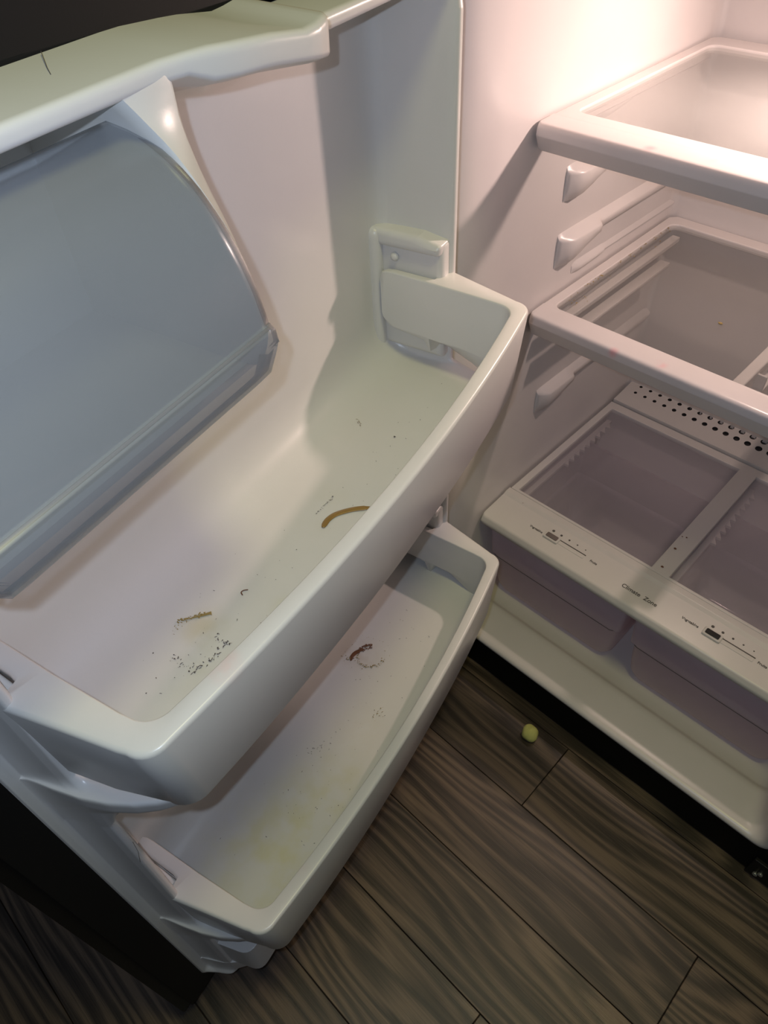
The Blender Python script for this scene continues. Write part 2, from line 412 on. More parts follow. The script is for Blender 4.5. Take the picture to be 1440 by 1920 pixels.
PV = -.034     # panel depth
def Dk(u):      # dyke height at u
    return lerp([(.030, .018), (.042, .060), (.047, .0655), (.0525, .0648), (.0555, .060), (.0575, .045), (.0600, -.004), (.0625, -.020), (.068, -.030), (.078, PV+.001), (.088, PV), (.672, PV), (.684, PV+.001), (.694, -.030), (.7005, -.020), (.703, -.004), (.7055, .045), (.7075, .060), (.7105, .0648), (.7165, .0645), (.721, .056), (.728, .032), (.733, .022), (.740, .023), (.745, .025), (.750, .017)], u)
def Sh(u, vf):  # shelf front depth
    e = lerp([(.030, .0), (.045, .35), (.06, .70), (.078, .93), (.095, 1), (.645, 1), (.678, .93), (.692, .84), (.704, .72), (.714, .58), (.722, .42), (.728, .24), (.733, .06), (.736, 0)], u)
    return max(Dk(u), .02+(vf-.02)*e)
def top_hood(u):
    h = lerp([(0, .0655), (.292, .0655), (.300, .078), (.312, .098), (.33, .102), (.40, .100), (.46, .087), (.74, .087)], u)
    zl = lerp([(0, 1.236), (.30, 1.234), (.312, 1.232), (.352, 1.238), (.384, 1.243), (.419, 1.245), (.444, 1.249), (.475, 1.252), (.75, 1.252)], u)
    zt = lerp([(0, 1.249), (.285, 1.249), (.312, 1.261), (.34, 1.258), (.38, 1.264), (.43, 1.268), (.75, 1.268)], u)
    return h, zl, zt
us = sorted(set([round(x, 4) for x in
    [.030+.004*i for i in range(18)]+[.046+.0015*i for i in range(14)]+[.698+.0015*i for i in range(34)]+[.11+.0166*i for i in range(32)]+[.285+.005*i for i in range(10)]+[.645+.004*i for i in range(26)]+[.750]]))
rows = []
for u in us:
    d = Dk(u); mid = (u-.36)/.29
    b = .019
    h, zl, zt = top_hood(u)
    # sides of the hood end with the dyke
    edge = min(sstep(.030, .047, u), 1-sstep(.722, .750, u))
    h = .018+(h-.018)*edge if u > .6 or u < .06 else h
    db = max(d, b)
    lip = 1 if .078 < u < .66 else 0
    w4 = max(0, 4*((u-.114)/.542)*(1-(u-.114)/.542)); bw_ = .0105+.017*w4
    pr = [(.017, .105, 0), (max(.018, min(.064, .018+(.064-.018)*edge)), .112, .008),
          (Sh(u, .100), .122, .012), (Sh(u, .104), .166, .006), (d, .166, .028),
          (d, .300, .03), (Sh(u, .118), .340, .02), (Sh(u, .146+bw_), .368, .015), (Sh(u, .149+bw_), .386, .006), (d, .387, .045),
          (d, .715, .035), (Sh(u, .118), .760, .02), (Sh(u, .146+bw_), .792, .015), (Sh(u, .149+bw_), .811, .006), (d, .812, .055),
          (d, zl-.028, .02), (max(min(d, h-.004), h-.017 if u > .44 else h-.012), zl, .006), (h-.001, max(zl+.005, zt-.011) if u > .44 else zl+.004, .005), (h, zt, .006), (.017, zt+.004*edge, 0)]
    rows.append([(u, q[0], q[1]) for q in fillet(pr, 7)])
V, F = loft(rows)
dl = mesh('door_liner', V, F, M['doorliner'], dshell, angle=80, recalc=False)
dl['label'] = 'white moulded inner panel with ledges'

# dairy compartment -----------------------------------------------------------
A = [(.057, 1.239), (.070, 1.236), (.082, 1.231), (.094, 1.2245), (.104, 1.217), (.112, 1.209), (.119, 1.200), (.127, 1.188), (.133, 1.176), (.138, 1.163), (.142, 1.150), (.1445, 1.138), (.146, 1.131)]
B = [(.0866, 1.2620), (.0874, 1.254), (.0870, 1.244), (.0875, 1.235), (.0895, 1.224), (.094, 1.209), (.100, 1.194), (.105, 1.183), (.109, 1.173), (.115, 1.156), (.120, 1.142), (.124, 1.126), (.126, 1.112)]
def res(P, n):
    L = [0]
    for a, b in zip(P, P[1:]): L.append(L[-1]+hypot(b[0]-a[0], b[1]-a[1]))
    out = []
    for k in range(n):
        t = L[-1]*k/(n-1); i = 0
        while i < len(P)-2 and L[i+1] < t: i += 1
        s = (t-L[i])/(L[i+1]-L[i]) if L[i+1] > L[i] else 0
        out.append((P[i][0]+(P[i+1][0]-P[i][0])*s, P[i][1]+(P[i+1][1]-P[i][1])*s))
    return out
def endplate(sign, uo, ui0):
    nA = 26
    a = res([(.0864, 1.2605), (.0872, 1.250), (.091, 1.239), (.096, 1.230), (.102, 1.222), (.109, 1.2135)]+A[6:]+[(.143, 1.112), (.136, 1.098), (.128, 1.090)], nA); b = res(B+[(.124, 1.098), (.118, 1.090), (.112, 1.086)], nA)
    back = [(-.022, p[1]) for p in b]
    rr = []
    for k in range(nA):
        w = 1-k/(nA-1.0)
        av, az = a[k]; bv, bz = b[k]
        av2, az2 = av-.002, az+.001+.004*max(0, w-.8)*5
        ui = ui0+sign*.024*max(0, (w-.78)/.22)**1.6
        du = ui-uo
        rr.append([(uo-sign*.001, PV-.002, bz), (uo, bv-.008, bz), (uo+du*.02, bv-.002, bz), (uo+du*.12, bv, bz),
                   (uo+du*.75, av2*.8+bv*.2, az2*.8+bz*.2), (uo+du*.93, av2, az2), (ui, av2-.004, az2), (ui, av2-.012, az2-.001), (ui, PV-.002, az2-.002)])
    V, F = loft(rr, cap=True)
    return V, F
V1, F1 = endplate(1, .452, .4755)
V2, F2 = endplate(-1, .728, .7045)
off = len(V1)
fp = [(PV-.002, 1.078), (.100, 1.078), (.118, 1.084), (.120, 1.092), (.100, 1.090), (PV-.002, 1.090)]
V3, F3 = loft([[(u, p[0], p[1]) for p in fp] for u in (.454, .727)], closed_v=True, cap=True)
VV = V1+V2+V3; FF = F1+[tuple(i+off for i in f) for f in F2]+[tuple(i+off+len(V2) for i in f) for f in F3]
df = mesh('dairy_compartment', VV, FF, M['doorliner'], dshell, angle=50)
# lid
prof = res(A, 22)
lipp = [(.1475, 1.1305), (.1505, 1.128), (.1515, 1.120), (.1510, 1.110), (.1480, 1.101), (.142, 1.0945), (.134, 1.092)]
u0, u1 = .477, .703
rr = []
nU = 26
for i in range(nU):
    u = u0+(u1-u0)*i/(nU-1)
    ed = min(u-u0, u1-u)
    row = []
    for (v, z) in prof+lipp:
        k = max(0, 1-ed/.012)
        if z < 1.131: z2 = z+(.012*(1-math.sqrt(max(0, 1-k*k))) if z < 1.112 else 0)
        else: z2 = z
        row.append((u, v, z2))
    rr.append(row)
V, F = loft(rr)
lid = mesh('dairy_lid', V, F, M['dairy'], dshell, angle=40, recalc=False); lid['label'] = 'frosted grey curved dairy lid'
sl = lid.modifiers.new('thickness', 'SOLIDIFY'); sl.thickness = .0022; sl.offset = -1
def sidewall(u):
    top = prof+lipp; n = len(top)
    V = []
    for (v, z) in top: V.append((u, v, z+(.012 if z < 1.112 else 0)))
    for (v, z) in top: V.append((u, max(.02, v-.030-.5*max(0, z-1.2)), z-.004 if z > 1.2 else z))
    return V, [(i, i+1, n+i+1, n+i) for i in range(n-1)]
edge_pts = [(u0+.0005, v, z) for (v, z) in prof+lipp[:3]]
tube('lid_edge', edge_pts, .0016, M['dairyedge'], dshell)
tube('lid_edge', [(u1-.0005, v, z) for (v, z) in prof+lipp[:3]], .0016, M['dairyedge'], dshell)
tube('lid_edge', [(u0+.002+(u1-u0-.004)*i/8, .1490, 1.1300) for i in range(9)], .0012, M['dairyedge'], dshell)

# bin brackets on the door walls -----------------------------------------------
def knob(u, v, z, r, axis_u=1):
    rows = []
    for (h, q) in ((0, 1), (.5, 1), (.8, .8), (1, .35)):
        rows.append([(u+axis_u*h*r*1.1, v+r*q*cos(2*pi*k/12), z+r*q*sin(2*pi*k/12)) for k in range(12)])
    return loft(rows, closed_v=True, cap=True)
def pad(ol, w0, w1, r):
    """outline in (v,z) swept along u from the wall to w1 with a rounded inner edge"""
    cv = (min(p[0] for p in ol)+max(p[0] for p in ol))/2; cz = (min(p[1] for p in ol)+max(p[1] for p in ol))/2
    s = 1 if w1 > w0 else -1; rws = [[(w0, p[0], p[1]) for p in ol]]
    for k in range(7):
        a = k/6*pi/2; ins = r*(1-cos(a)); w = w1-s*r+s*r*sin(a)
        rws.append([(w, p[0]-math.copysign(min(ins, abs(p[0]-cv)), p[0]-cv), p[1]-math.copysign(min(ins, abs(p[1]-cz)), p[1]-cz)) for p in ol])
    return loft(rws, closed_v=True, cap=True)
def bracket(hinge, zt, zb):
    """moulded pocket on the door wall: shallow slab, vertical rib behind it, pin in the corner"""
    m = (lambda u: u) if hinge else (lambda u: .7635-u)
    slab = fillet([(PV-.01, zb, .002), (.0615, zb, .002), (.0605, zt-.005, .004), (.03, zt+.001, .01), (PV-.01, zt+.001, .01)], 6, closed=True)
    rib = fillet([(PV-.02, zb, .002), (-.0215, zb, .002), (-.0215, zt+.0035, .012), (PV-.02, zt+.0035, .006)], 6, closed=True)
    bar = fillet([(PV-.02, zt-.019, .002), (.058, zt-.017, .004), (.0605, zt-.003, .004), (.03, zt+.0035, .01), (PV-.02, zt+.0035, .004)], 6, closed=True)
    V = []; F = []
    if hinge:
        parts = (pad(slab, .052, .0725, .009), pad(rib, .050, .0845, .009), pad(bar, .052, .0800, .008), knob(.072, -.004, zt-.030, .0055))
    else:
        parts = (pad(slab, .712, .6995, .003), pad(rib, .712, .690, .006))
    for (v2, f2) in parts:
        o = len(V); V += v2; F += [tuple(i+o for i in f) for f in f2]
    return mesh('bin_bracket', V, F, M['doorliner'], dshell, angle=50)
bracket(True, .985, .826); bracket(False, .938, .826)
bracket(True, .535, .400); bracket(False, .488, .400)
# ------------------------------------------------------------------ door bins (lift out: things of their own)
def door_bin(zt, label, vf=.165, hb=.105, arm_b=.078, vback=-.018, notch=True, shallow=False):
    root = empty('door_bin', label, 'door bin', (PIN[0], PIN[1], 0), TH, 'white bins on the refrigerator door')
    root.location = (PIN[0]+.385*.227+.10*.974, PIN[1]-.385*.974+.10*.227, zt-hb)
    bow = .018
    c = .385; hw = .293
    inner = []; outer = []; ztp = []
    def add(iu, iv, ou, ov, ib, ob, zz=0): inner.append((iu, iv, ib)); outer.append((ou, ov, ob)); ztp.append(zz)
    ab = zt-arm_b; fb = zt-hb
    # hinge arm, from the back to the front
    add(.0850, vback-.0015, .0830, vback-.0015, ab+.018, ab+.018, -.012)
    add(.0845, vback, .0770, vback, ab+.014, ab+.012, -.004)
    add(.0845, vback+.006, .0752, vback+.007, ab+.006, ab+.004, -.001)
    add(.0848, vback+.016, .0745, vback+.018, ab, ab-.001)
    add(.0855, vback+.040, .0745, vback+.042, ab, ab-.003)
    add(.0862, .040, .0742, .044, ab, ab-.006)
    add(.0866, .050, .0735, .0535, ab, fb+.02)
    add(.0870, .060, .0495, .0550, ab, fb+.018)
    add(.0873, .064, .0465, .0580, ab, fb+.018)
    add(.0876, .070, .0475, .0630, ab, fb+.017)
    add(.089, vf-.065, .0608, .110, ab, fb+.012)
    add(.091, vf-.030, .0733, vf-.012, ab-.004, fb+.006)
    r = .022; ro = .020
    for k in range(9):
        a = (k/8)*pi/2
        add(.092+r-r*cos(a), vf-r+r*sin(a), .0755+ro-ro*cos(a), vf+.015-ro+ro*sin(a), ab-.01, fb+.003-.003*k/8)
    u_start = .092+r; u_end = .678-r
    nseg = 26
    for k in range(1, nseg):
        t = k/nseg; w = 4*t*(1-t)
        u = u_start+(u_end-u_start)*t
        uo = (.0755+ro)+((.6985-ro)-(.0755+ro))*t
        add(u, vf+bow*w, uo, vf+.015+bow*w, ab-.012, fb)
    for k in range(9):
        a = (1-k/8)*pi/2
        add(.678-r+r*cos(a), vf-r+r*sin(a), .6985-ro+ro*cos(a), vf+.015-ro+ro*sin(a), ab-.01, fb+.003*k/8)
    add(.679, vf-.030, .7003, vf-.012, ab-.004, fb+.001)
    add(.680, vf-.065, .7085, .110, ab, fb+.001)
    add(.681, .070, .7180, .0630, ab, fb+.002)
    add(.681, .064, .7190, .0580, ab, fb+.003)
    add(.681, .060, .7170, .0545, ab, fb+.003)
    add(.681, .050, .6995, .0530, ab, fb+.01)
    add(.681, .040, .6975, .044, ab, ab-.006)
    add(.681, vback+.040, .6975, vback+.042, ab, ab-.003)
    add(.6812, vback+.016, .6972, vback+.018, ab, ab-.001)
    add(.6820, vback+.006, .6960, vback+.007, ab+.006, ab+.004, -.001)
    add(.6835, vback, .6930, vback, ab+.014, ab+.012, -.004)
    add(.6860, vback-.0015, .6880, vback-.0015, ab+.018, ab+.018, -.012)
    rows = []
    for (I, O, dz) in zip(inner, outer, ztp):
        I2 = Vector(I[:2]); O2 = Vector(O[:2]); d = (O2-I2)
        wd = max(d.length, 1e-4); d.normalize()
        z1 = zt+dz
        draft = .012 if I[1] > .12 else .006
        re = min(.0045, wd*.3); ri = min(.002, wd*.2); rb = min(.006, wd*.3)
        sec = [(0, I[2]+.002), (0, z1-ri), (ri*.3, z1-ri*.3), (ri, z1), (wd-re, z1), (wd-re*.62, z1-re*.08), (wd-re*.28, z1-re*.28), (wd-re*.08, z1-re*.62), (wd, z1-re),
               (wd-draft+.0005, O[2]+rb), (wd-draft-rb*.3, O[2]+rb*.3), (wd-draft-rb, O[2]), (max(.0, .0), min(I[2], O[2]+.02) if I[1] > .12 else I[2])]
        rows.append([(I2.x+d.x*max(s, 0), I2.y+d.y*max(s, 0), z) for (s, z) in sec])
    V, F = loft(rows, closed_v=True, cap=True)
    off = Vector((.385, .10, zt-hb))
    V = [Vector(p)-off for p in V]
    mesh('bin_rim', V, F, M['bin'], root, angle=50)
    return root
door_bin(.940, 'upper white door bin, level with the glass shelves, its ledge smeared brown', hb=.118)
door_bin(.490, 'middle white door bin, below the upper one, nearest above the dark floor', hb=.132)

# bottom bin, shallow, mostly hidden
def low_bin():
    root = empty('door_bin', 'lowest white door bin, small corner peeking out under the middle bin', 'door bin', (PIN[0]+.385*.227+.06*.974, PIN[1]-.385*.974+.06*.227, .168), TH, 'white bins on the refrigerator door')
    ol = [(.084, -.01, .002), (.084, .096, .018), (.686, .096, .018), (.686, -.01, .002), (.700, -.01, .002), (.700, .045, .001), (.716, .052, .004), (.702, .112, .020), (.070, .112, .020), (.052, .052, .004), (.070, .045, .001), (.070, -.01, .002)]
    f = fillet(ol, 6, closed=True)
    o = prism('bin_rim', [(p[0]-.385, p[1]-.06) for p in f], 0, .100, M['bin'], root, .004, seg=3)
low_bin()

# ------------------------------------------------------------------ glass shelves
def shelf(zt, y0, y1, label, glass, gx0, gx1, gy0, gy1, drop, sid):
    root = empty('glass_shelf', label, 'shelf', (IW/2, (y0+y1)/2, zt-drop), 0, 'glass shelves in the refrigerator')
    off = Vector((IW/2, (y0+y1)/2, zt-drop))
    X0, X1 = .004, IW-.004
    def loc(o):
        for v in o.data.vertices: v.co -= off
        o.data.update(); return o
    fy = y0+.040
    # frame plate with opening
    outer = [(X0, fy), (X1, fy), (X1, y1-.012), (X1-.012, y1), (X0+.012, y1), (X0, y1-.012)]
    inner = rrect(gx0, gy0, gx1, gy1, .018, 7)
    f = loc(ringplate('shelf_frame', outer, [inner], zt-.012, zt, M['shelfwhite'], root)); bev(f, .0015, 2)
    # front trim: rounded bar, full width
    sec = fillet([(fy+.004, zt-.010, 0), (fy+.004, zt, .001), (y0+.003, zt-.001, .016), (y0+.001, zt-.015, .004), (y0+.011, zt-drop, .003), (y0+.018, zt-drop, .002), (y0+.020, zt-.014, .003), (fy+.004, zt-.010, 0)], 7)
    rows = []
    for (x, ins) in ((X0, .006), (X0+.002, .002), (X0+.007, 0), (IW/2, 0), (X1-.007, 0), (X1-.002, .002), (X1, .006)):
        rows.append([(x, p[0]+(ins if p[0] < y0+.03 else 0), p[1]) for p in sec])
    V, F = loft(rows, closed_v=True, cap=True)
    t = loc(mesh('front_trim', V, F, M['shelfwhite'], root, angle=40))
    g = loc(box('glass_pane', (gx0-.004, gy0-.004, zt-.0075), (gx1+.004, gy1+.004, zt-.0035), glass, root))
    for xs in (X0+.002, X1-.010):
        loc(box('side_rail', (xs, fy, zt-.026), (xs+.008, y1-.015, zt-.012), M['shelfwhite'], root, .002))
    return root, loc
sh1, loc1 = shelf(1.040, .145, .625, 'upper frosted glass shelf with white frame, lit brightly by the bulb', M['glass_top'], .022, IW-.022, .212, .583, .036, 0)
sh2, loc2 = shelf(.745, .180, .637, 'lower clear glass shelf with white frame, above the vegetable drawers', M['glass'], .022, IW-.022, .225, .608, .040, 1)
# tracks for a missing pan under the lower shelf
def track(x0, x1, ribs):
    o = loc2(box('pan_track', (x0, .228, .718), (x1, .600, .728), M['shelfwhite'], sh2, .002))
    o2 = loc2(box('pan_track', (x0+(.012 if ribs else .006), .235, .690), (x1+(.014 if ribs else .010), .560, .696), M['shelfwhite'], sh2, .001))
    for k in range(7 if ribs else 0):
        y = .25+.05*k
        loc2(box('track_rib', (x1-.002, y, .694), (x1+.014, y+.004, .720), M['shelfwhite'], sh2, .001))
track(.030, .046, False)
track(.319, .337, True)

# ------------------------------------------------------------------ crisper cover
CZ = .345
cc = empty('crisper_cover', 'cream cover over the vegetable drawers with two glass windows and vent holes', 'drawer cover', (IW/2, .33, .305))
coff = Vector((IW/2, .33, .305))
def cl_(o):
    for v in o.data.vertices: v.co -= coff
    o.data.update(); return o
gw = [(.021, .317), (.352, .648)]
f = cl_(ringplate('cover_frame', [(.006, .190), (.662, .190), (.662, .560), (.006, .560)], [[(a, .196), (b, .196), (b, .538), (a, .538)] for a, b in gw], CZ-.012, CZ, M['cover'], cc)); bev(f, .0012, 2)
for a, b in gw:
    cl_(box('glass_pane', (a-.003, .192, CZ-.0085), (b+.003, .542, CZ-.0050), M['glass_cz'], cc))
# control panel: sloping front with rounded nose
sec = fillet([(.196, CZ-.010, 0), (.1885, CZ+.0005, .002), (.176, CZ+.0005, .004), (.168, CZ-.0030, .003), (.100, CZ-.008, .008), (.092, CZ-.020, .008), (.100, CZ-.034, .003), (.106, CZ-.034, .002), (.108, CZ-.020, .004), (.196, CZ-.014, 0)], 6)
rows = []
for (x, ins) in ((.004, .006), (.006, .002), (.010, 0), (IW/2, 0), (IW-.010, 0), (IW-.006, .002), (IW-.004, .006)):
    rows.append([(x, p[0]+(ins if p[0] < .13 else 0), p[1]) for p in sec])
V, F = loft(rows, closed_v=True, cap=True)
cl_(mesh('control_panel', V, F, M['cover'], cc, angle=35))
def zp(y): return CZ-.0030-(.168-y)/.068*.005      # panel surface height
# vent panel with real holes, built of cells
def vent():
    y0, y1 = .563, .660; X0, X1 = .008, .660
    def zz(y): return CZ+.006+.008*sstep(y0, y1, y)
    V = []; F = []; cups = []; cf = []
    def vv(x, y): V.append((x, y, zz(y))); return len(V)-1
    rowsy = (.609, .632); hw = .0115
    sp = .0238; n = 26; xs = [.0345+sp*i for i in range(n)]
    cellx = [xs[0]-sp/2+sp*i for i in range(n+1)]
    # strips
    def quad(xa, xb, ya, yb):
        nx = 1
        F.append((vv(xa, ya), vv(xb, ya), vv(xb, yb), vv(xa, yb)))
    quad(X0, X1, y0, rowsy[0]-hw); quad(X0, X1, rowsy[1]+hw, y1-.012)
    for ry in rowsy:
        quad(X0, cellx[0], ry-hw, ry+hw); quad(cellx[-1], X1, ry-hw, ry+hw)
        for i, x in enumerate(xs):
            k = min(i, n-1-i)/12.5; r = .0036+.0036*min(1, k*1.0)
            m = 16
            sq = []
            for j in range(m):
                a = 2*pi*j/m; cx, cy = cos(a), sin(a); s = 1/max(abs(cx), abs(cy))
                sq.append((x+cx*s*sp/2, ry+cy*s*hw))
            cir = [(x+r*cos(2*pi*j/m), ry+r*sin(2*pi*j/m)) for j in range(m)]
            a_ = [vv(*p) for p in sq]; b_ = [vv(*p) for p in cir]
            for j in range(m): F.append((a_[j], a_[(j+1) % m], b_[(j+1) % m], b_[j]))
            # corners of the cell
            for (sx, sy) in ((1, 1), (-1, 1), (-1, -1), (1, -1)):
                pass
            o = len(cups)
            cups.extend([(p[0], p[1], zz(p[1])) for p in cir]+[(p[0], p[1], zz(p[1])-.006) for p in cir])
            for j in range(m): cf.append((o+j, o+(j+1) % m, o+m+(j+1) % m, o+m+j))
            cf.append(tuple(o+m+j for j in range(m)))
    # front and back skirts
    z0 = zz(y0)
    V += [(X0, y0, z0), (X1, y0, z0), (X1, y0, CZ-.012), (X0, y0, CZ-.012)]; k = len(V); F.append((k-4, k-3, k-2, k-1))
    V += [(X0, y1-.012, zz(y1-.012)), (X1, y1-.012, zz(y1-.012)), (X1, y1, CZ-.002), (X0, y1, CZ-.002)]; k = len(V); F.append((k-4, k-3, k-2, k-1))
    V += [(X0, y0, z0), (X0, y1-.012, zz(y1-.012)), (X0-.003, y1, CZ-.012), (X0-.003, y0, CZ-.012)]; k = len(V); F.append((k-4, k-3, k-2, k-1))
    V += [(X1, y0, z0), (X1, y1-.012, zz(y1-.012)), (X1+.003, y1, CZ-.012), (X1+.003, y0, CZ-.012)]; k = len(V); F.append((k-4, k-3, k-2, k-1))
    o = cl_(mesh('vent_panel', V, F, M['cover'], cc, angle=25)); o['label'] = 'raised rear strip with two rows of round holes'
    h = cl_(mesh('vent_hole', cups, cf, M['dark'], cc)); h['kind'] = 'stuff'; h['label'] = 'dark round vent holes'
vent()
# slider tracks visible through the left edge of each window
for a, b in gw:
    cl_(box('window_track', (a-.001, .200, CZ-.034), (a+.010, .530, CZ-.026), M['cover'], cc, .001))
    V = []; F = []
    for k in range(9):
        y = .345+.020*k; o = len(V)
        V += [(a+.009, y, CZ-.027), (a+.020, y+.002, CZ-.027), (a+.009, y+.018, CZ-.027), (a+.009, y, CZ-.033), (a+.020, y+.002, CZ-.033), (a+.009, y+.018, CZ-.033)]
        F += [(o, o+1, o+2), (o+5, o+4, o+3), (o, o+3, o+4, o+1), (o+1, o+4, o+5, o+2), (o+2, o+5, o+3, o)]
    cl_(mesh('track_teeth', V, F, M['cover'], cc, smooth=False))
# sliders, dots, print
def text(s, size, x, y, m=M['print'], name='lettering', sp=1.0):
    c = bpy.data.curves.new(name, 'FONT'); c.body = s; c.size = size; c.extrude = .00015; c.offset = .00018; c.space_word = sp; c.align_x = 'LEFT'; c.align_y = 'CENTER'
    t = bpy.data.objects.new(name+'_src', c); COL.objects.link(t)
    dg = bpy.context.evaluated_depsgraph_get(); dg.update()
    me = bpy.data.meshes.new_from_object(t.evaluated_get(dg)); bpy.data.objects.remove(t)
    tilt = math.atan(.005/.068)
    R = Matrix.Rotation(tilt, 4, 'X')
    me.transform(Matrix.Translation((x, y, zp(y)+.0003)) @ R)
    me.transform(Matrix.Translation(-coff))
    o = link(name, me, m, cc, smooth=False); return o
def humidity(x, mk):
    # recess ring, slot, knob, dots
    y = .1375
    def surf(o): return cl_(o)
    slot_in = rrect(x+.003, y-.0045, x+.086, y+.0045, .002, 4)
    V = [(p[0], p[1], zp(p[1])+.0002) for p in slot_in]
    s = surf(prism('slider_slot', slot_in, zp(y)-.002, zp(y)+.0006, M['cover'], cc, .0005))
    g = surf(box('slot_edge', (x+.030, y+.0042, zp(y)-.001), (x+.087, y+.0060, zp(y)+.0011), M['print'], cc))
    k0 = surf(prism('slider_base', rrect(x-.001, y-.0085, x+.031, y+.0085, .003, 5), zp(y)-.001, zp(y)+.0035, M['cover'], cc, .0012))
    k1 = surf(prism('slider_knob', rrect(x+.003, y-.0050, x+.027, y+.0055, .002, 4), zp(y)+.002, zp(y)+.0050, mk, cc, .0008))
    for i in range(5):
        xx = x+.008+.0178*i; r = .0028-.0004*i
        pts = [(xx+r*cos(2*pi*j/12), .1535+r*sin(2*pi*j/12)) for j in range(12)]
        surf(prism('level_dot', pts, zp(.1535)-.001, zp(.1535)+.0003, M['print'], cc))
humidity(.1275, M['knobl']); humidity(.4495, M['knobr'])
text('Vegetables', .0066, .0935, .136); text('Fruits', .0064, .226, .1385, )
text('Vegetables', .0070, .410, .137); text('Fruits', .0068, .5420, .1385)
text('Climate  Zone', .0115, .2985, .1300, sp=1.1)
# tiny rust specks on the middle bar
V = []; F = []
for (x, y, r) in ((.329, .300, .0022), (.322, .297, .0016), (.327, .262, .003), (.331, .208, .003), (.05, .17, .001)):
    o = len(V)
    for j in range(8): V.append((x+r*cos(j*pi/4)*rnd.uniform(.7, 1.2), y+r*sin(j*pi/4)*rnd.uniform(.5, 1), CZ+.0009))
    F.append(tuple(range(o, o+8)))
sp_ = cl_(mesh('rust_spot', V, F, M['rust'], cc, smooth=False, recalc=False)); sp_['kind'] = 'stuff'

# ------------------------------------------------------------------ crisper drawers
def crisper(x0, x1, label):
    root = empty('crisper_drawer', label, 'vegetable drawer', ((x0+x1)/2, .33, .0905), 0, 'clear drawers under the cover')
    off = Vector(((x0+x1)/2, .33, .0905))
    ztop, zbot = .306, .0905
    prof = [  # z, inset x, front y, corner r
        (ztop, 0, .118, .010), (.225, .004, .122, .012), (.2165, .004, .1215, .012), (.212, .008, .1275, .014), (.205, .010, .1290, .016), (.155, .011, .1305, .022), (.116, .015, .1330, .026), (.101, .021, .1375, .028), (.094, .027, .1430, .028), (zbot, .034, .150, .026)]
    rows = []
    for (z, ix, fy, r) in prof:
        lp = fillet([(x0+ix, fy, r), (x1-ix, fy, r), (x1-ix, .45-ix, r), (x0+ix, .45-ix, r)], 7, closed=True)
        rows.append([(p[0], p[1], z) for p in lp])
    V, F = loft(rows, closed_v=True); n = len(rows[0]); F.append(tuple(len(V)-n+j for j in range(n)))
    V = [Vector(v)-off for v in V]
    o = mesh('drawer_body', V, F, M['crisper'], root, angle=40, recalc=True)
    s = o.modifiers.new('thickness', 'SOLIDIFY'); s.thickness = .0016; s.offset = -1
    # rolled rim and crease line
    rim = [(p[0], p[1], ztop) for p in fillet([(x0, .118, .01), (x1, .118, .01), (x1, .45, .01), (x0, .45, .01)], 5, closed=True)]
    rr = []
    for p in rim:
        d = Vector(((x0+x1)/2-p[0], .284-p[1], 0)).normalized()*.004
        P = Vector(p)-off
        rr.append([P-d+Vector((0, 0, -.004)), P-d, P+d*.2, P+d*.2+Vector((0, 0, -.004))])
    V, F = loft(rr, closed_u=True, closed_v=True); mesh('drawer_rim', V, F, M['crisper'], root)
    pts = [(x0+.006, .140, .2195), (x0+.010, .1245, .2155), (x0+.022, .1205, .2140)]+[(x0+.022+(x1-x0-.044)*i/6, .1200, .2140) for i in range(1, 7)]+[(x1-.010, .1245, .2155), (x1-.006, .140, .2195)]
    tube('drawer_crease', [Vector(p)-off for p in pts], .0007, M['print'], root, seg=6)
    return root
crisper(.012, .327, 'left clear mauve drawer under the cover, nearest the door hinge')
crisper(.341, .656, 'right clear mauve drawer under the cover, farther from the door')

# ------------------------------------------------------------------ things lying about
def blob(name, P, r, m, seed, squash=.92):
    bm = bmesh.new(); bmesh.ops.create_icosphere(bm, subdivisions=4, radius=r)
    from mathutils import noise
    for v in bm.verts:
        n = noise.noise(v.co*70+Vector((seed, 0, 0)))*.14+noise.noise(v.co*330)*.04
        v.co *= 1+n; v.co.z *= squash
    zmin = min(v.co.z for v in bm.verts)
    for v in bm.verts: v.co.z -= zmin
    me = bpy.data.meshes.new(name); bm.to_mesh(me); bm.free()
    o = link(name, me, m, None); o.location = P; return o
ball = blob('foam_ball', (.278, -.058, 0), .0165, M['ball'], 3)
tag(ball, 'small pale yellow fuzzy ball lying on the dark plank floor', 'ball')

RD = Matrix.Translation(PIN) @ Matrix.Rotation(TH, 4, 'Z')
def ribbon(name, pts, widths, z, h, m, label, cat):
    """thin dried smear, domed strip on a ledge, door coordinates"""
    rows = []
    for i, p in enumerate(pts):
        a = Vector(pts[max(0, i-1)]); b = Vector(pts[min(len(pts)-1, i+1)]); t = (b-a).normalized(); s = Vector((-t.y, t.x)); w = widths[i]
        P = Vector(p)
        rows.append([(P.x+s.x*w*k, P.y+s.y*w*k, z+h*(1-k*k)) for k in (-1, -.8, -.4, 0, .4, .8, 1)])
    V, F = loft(rows, cap=False)
    V = [RD @ Vector(v) for v in V]; c = sum(V, Vector())/len(V); c.z = z
    o = mesh(name, [v-c for v in V], F, m, None, recalc=False)
    o.location = c
    sd = o.modifiers.new('thickness', 'SOLIDIFY'); sd.thickness = .0004; sd.offset = 1
    tag(o, label, cat); return o
def smooth_path(pts, n):
    out = []
    P = [pts[0]]+list(pts)+[pts[-1]]
    for i in range(1, len(P)-2):
        for k in range(n):
            t = k/n; a, b, c, d = [Vector(q) for q in P[i-1:i+3]]
            out.append(tuple(.5*((2*b)+(c-a)*t+(2*a-5*b+4*c-d)*t*t+(3*b-a-3*c+d)*t**3)))
    out.append(tuple(pts[-1])); return out
ZU, ZL = .8125, .3875
